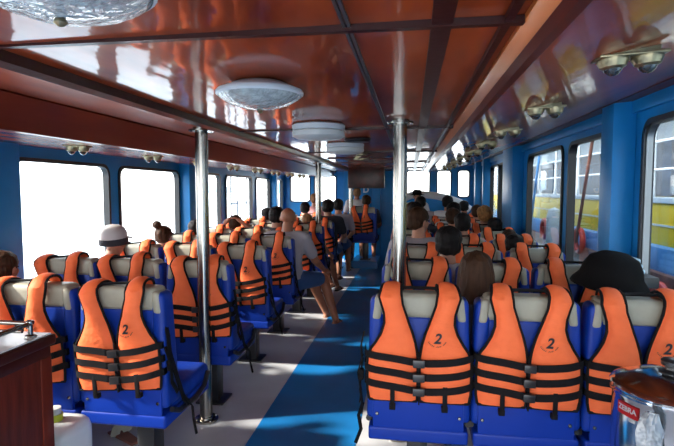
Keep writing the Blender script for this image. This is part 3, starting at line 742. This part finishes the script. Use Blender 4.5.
def dome(x, y, lab, rr=.165):
    r = empty('ceiling_lamp', lab, 'ceiling lamp', (x, y, Z(.404)), group='round ceiling lamps over the aisle side')
    bm = bmesh.new(); lathe(bm, [(0, 0), (rr * .55, 0), (rr * .98, -.030), (rr, -.036), (rr, -.044), (rr * .95, -.050)], 40); finish(bm, 'lamp_base', M['lamp_white'], r)
    bm = bmesh.new(); lathe(bm, [(rr * .955, -.046), (rr * .88, -.060), (rr * .68, -.078), (rr * .42, -.092), (rr * .16, -.100), (0, -.102)], 40); finish(bm, 'glass_bowl', M['crystal'], r)
    bm = bmesh.new(); lathe(bm, [(0, -.099), (.010, -.102), (.012, -.107), (.006, -.113), (0, -.115)], 14); finish(bm, 'finial', M['brass'], r)
dome(-.57, 1.86, 'crystal bowl ceiling lamp, the second from the camera')
dome(-.62, .83, 'large crystal bowl ceiling lamp cut off by the top left of the frame')
def drum(x, y, lab):
    r = empty('drum_lamp', lab, 'ceiling lamp', (x, y, Z(.404)), group='white drum lamps')
    bm = bmesh.new(); lathe(bm, [(0, 0), (.155, 0), (.165, -.008), (.162, -.036), (.156, -.040), (0, -.040)], 36); finish(bm, 'lamp_base', M['lamp_white'], r)
    bm = bmesh.new(); lathe(bm, [(.15, -.038), (.163, -.046), (.161, -.074), (.14, -.086), (0, -.092)], 36); finish(bm, 'diffuser', M['white_plastic'], r)
drum(-.57, 3.08, 'white drum ceiling lamp beyond the crystal lamp')
drum(-.57, 4.35, 'further white drum ceiling lamp above the screen')
bm = bmesh.new(); lathe(bm, [(0, 0), (.10, 0), (.105, -.012), (.09, -.028), (0, -.032)], 28)
tag(finish(bm, 'ceiling_speaker', M['plastic'], loc=(-.42, 3.95, Z(.404))), 'flat round dark speaker on the ceiling between the drum lamps', 'speaker')
r = empty('ceiling_fan', 'flat brown ceiling fan with wide blades near the screen', 'fan', (-.55, 5.6, Z(.404)))
bm = bmesh.new(); lathe(bm, [(0, 0), (.06, 0), (.06, -.02), (.09, -.03), (.09, -.07), (0, -.08)], 24); finish(bm, 'motor_housing', M['brass'], r)
for k in range(4):
    bm = bmesh.new(); box(bm, .08, .38, -.05, .05, -.056, -.046, .003); f = finish(bm, 'blade', M['maroon_board'], r); f.rotation_euler = (R(6), 0, R(12 + 90 * k))
# screen
r = empty('television', 'flat dark television hanging from the ceiling at the front', 'television', (-.83, 9.35, 1.735))
bm = bmesh.new(); box(bm, -.345, .345, 0, .05, -.205, .205, .012); finish(bm, 'casing', M['plastic'], r)
bm = bmesh.new(); box(bm, -.325, .325, -.004, .001, -.185, .185, .002); finish(bm, 'screen', M['screen'], r)
bm = bmesh.new(); box(bm, -.02, .02, .02, .04, .19, Z(.404) - 1.735, .002); finish(bm, 'bracket', M['black_metal'], r)

# ================================================================ FOREGROUND
r = empty('cabinet', 'dark red wooden cabinet in the lower left corner', 'cabinet', (-1.375, 1.71, 0.001))
bm = bmesh.new(); box(bm, -1.1, 0, -1.0, 0, 0, .90, .006); finish(bm, 'carcass', M['cabinet_wood'], r)
bm = bmesh.new(); box(bm, -1.1, .004, -1.0, .004, .86, .905, .004); finish(bm, 'moulding', M['maroon'], r)
bm = bmesh.new(); box(bm, -.008, .006, -.05, .005, .0, .86, .004); box(bm, -.008, .006, -1.0, -.94, .0, .86, .004); box(bm, -.008, .006, -1.0, 0, 0, .07, .004); finish(bm, 'corner_post', M['maroon_board'], r)
bm = bmesh.new(); box(bm, -1.12, .020, -1.02, .020, .905, .945, .012, 3); finish(bm, 'top_edge', M['maroon'], r)
bm = bmesh.new(); box(bm, -1.12, .006, -1.02, .006, .944, .950, .002); finish(bm, 'worktop', M['worktop'], r)
r = empty('guard_rail', 'thin chrome guard rail around the white cabinet top', 'rail', (-1.405, 1.655, .951))
bm = bmesh.new(); tube(bm, [(-.9, 0, .05), (0, 0, .05)], .009, 12); tube(bm, [(0, 0, .05), (0.02, -.9, .05)], .009, 12); tube(bm, [(-.9, -.04, .03), (0, -.04, .03)], .006, 12); finish(bm, 'rail', M['steel'], r)
for x, y in ((0, 0), (-.6, 0), (.01, -.35)):
    bm = bmesh.new(); lathe(bm, [(0, 0), (.022, 0), (.020, .006), (.009, .010), (.009, .045), (.014, .05), (.014, .06), (0, .066)], 16); finish(bm, 'post', M['steel'], r, loc=(x, y, 0))

r = empty('jerrycan', 'milky white plastic jerrycan on the floor beside the cabinet', 'jerrycan', (-1.60, 1.99, 0.001))
bm = bmesh.new(); box(bm, -.14, .14, -.12, .12, 0, .46, .075, 5); finish(bm, 'container', M['can'], r)
bm = bmesh.new(); lathe(bm, [(0, 0), (.034, 0), (.034, .035), (0, .035)], 20); finish(bm, 'neck_ring', M['yellow_cap'], r, loc=(.015, 0, .455))
bm = bmesh.new(); lathe(bm, [(0, 0), (.028, 0), (.027, .03), (0, .034)], 20); finish(bm, 'cap', M['white_plastic'], r, loc=(.015, 0, .488))
r = empty('sandal', 'flat sandal with a patterned strap under the nearest left seats', 'sandal', (-1.70, 2.72, 0.001), R(60))
bm = bmesh.new(); box(bm, -.045, .045, -.13, .13, 0, .016, .007, 3)
for v in bm.verts: v.co.x *= 1 - .35 * max(0, -v.co.y / .13)
finish(bm, 'sole', M['boat_brown'], r)
bm = bmesh.new(); tube(bm, [(-.044, .04, .01), (-.03, .045, .05), (0, .05, .062), (.03, .045, .05), (.044, .04, .01)], .01, flat=(.004, .06)); finish(bm, 'strap', M['beige'], r)

# urn on its stand
r = empty('stand', 'blue painted stand holding the steel urn', 'stand', (.80, 1.64, 0.001))
bm = bmesh.new(); box(bm, -.19, .19, -.19, .19, .557, .582, .005); finish(bm, 'stand_top', M['blue_paint'], r)
for a in (-1, 1):
    for c in (-1, 1): bm = bmesh.new(); box(bm, a * .17 - .015, a * .17 + .015, c * .17 - .015, c * .17 + .015, 0, .560, .003); finish(bm, 'leg', M['black_metal'], r)
r = empty('water_urn', 'polished stainless steel water urn with domed lid at lower right', 'urn', (.80, 1.64, .584))
bm = bmesh.new(); lathe(bm, [(0, 0), (.162, 0), (.166, .006), (.166, .012), (.160, .02), (.160, .28), (.167, .290), (.167, .302), (.160, .306), (0, .306)], 56); finish(bm, 'vessel', M['urn'], r)
bm = bmesh.new(); lathe(bm, [(.160, .300), (.168, .304), (.169, .310), (.164, .318), (.150, .326), (.10, .346), (.05, .356), (0, .358)], 56); finish(bm, 'lid', M['urn'], r)
bm = bmesh.new(); lathe(bm, [(0, .352), (.034, .354), (.036, .360), (.020, .366), (.018, .374), (.030, .380), (.031, .392), (.024, .398), (0, .400)], 28); finish(bm, 'lid_knob', M['plastic'], r)
bm = bmesh.new(); tube(bm, [(-.14, -.05, .05), (-.22, -.08, .05)], .012, 12); tube(bm, [(-.215, -.078, .085), (-.225, -.080, .02)], .011, 12); box(bm, -.235, -.195, -.088, -.068, .085, .10, .004); finish(bm, 'tap', M['steel'], r)
bm = bmesh.new()
for k in range(9):
    pass
def curved_plate(a0, a1, z0, z1, rad, m, name, par):
    bm = bmesh.new(); n = 10; lo = []; hi = []
    for k in range(n + 1):
        a = R(a0 + (a1 - a0) * k / n); c, s_ = math.cos(a), math.sin(a)
        lo.append(bm.verts.new((rad * c, rad * s_, z0))); hi.append(bm.verts.new((rad * c, rad * s_, z1)))
    for k in range(n): bm.faces.new((lo[k], lo[k + 1], hi[k + 1], hi[k]))
    bmesh.ops.solidify(bm, geom=bm.faces[:], thickness=.0008); return finish(bm, name, m, par)
bm.free()
lb = curved_plate(188, 216, .235, .272, .1618, M['red_label'], 'brand_label', r)
tm = text_mesh('ZEBRA', .022, .0008); tm.materials.append(M['white_paint'])
for v in tm.vertices:
    a = R(202) + v.co.x / .163; zz = v.co.y; v.co = Vector((.1630 * math.cos(a) * (1 + 0 * zz), .1630 * math.sin(a), .256 + zz))
o = bpy.data.objects.new('label_lettering', tm); COL.objects.link(o); o.parent = lb
curved_plate(205, 212, .222, .232, .1618, M['white_paint'], 'small_label', r)
# plastic bag hanging over the rim
bm = bmesh.new(); n = 20; rows = []
for k in range(12):
    t = k / 11; z = .292 - .33 * t; wd = .030 + .055 * min(1, t * 1.6) + .01 * math.sin(t * 9)
    rows.append([bm.verts.new((-.128 + wd * .55 * math.cos(2 * math.pi * j / n) * (1 + .22 * math.sin(5 * j + k)), -.155 - .012 * t + (.012 + .014 * t) * math.sin(2 * math.pi * j / n) * (1 + .3 * math.sin(3 * j + 2 * k)), z)) for j in range(n)])
for a, b_ in zip(rows, rows[1:]):
    for j in range(n): bm.faces.new((a[j], a[(j + 1) % n], b_[(j + 1) % n], b_[j]))
bm.faces.new(rows[0]); bm.faces.new(rows[-1])
for v in bm.verts: v.co += Vector((noise.noise(v.co * 30), noise.noise(v.co * 33 + Vector((5, 0, 0))) * .6, noise.noise(v.co * 31 + Vector((0, 9, 0))))) * .010
tag(finish(bm, 'plastic_bag', M['bag'], loc=(.80, 1.64, .584)), 'crumpled clear plastic bag hanging in front of the steel urn', 'bag')
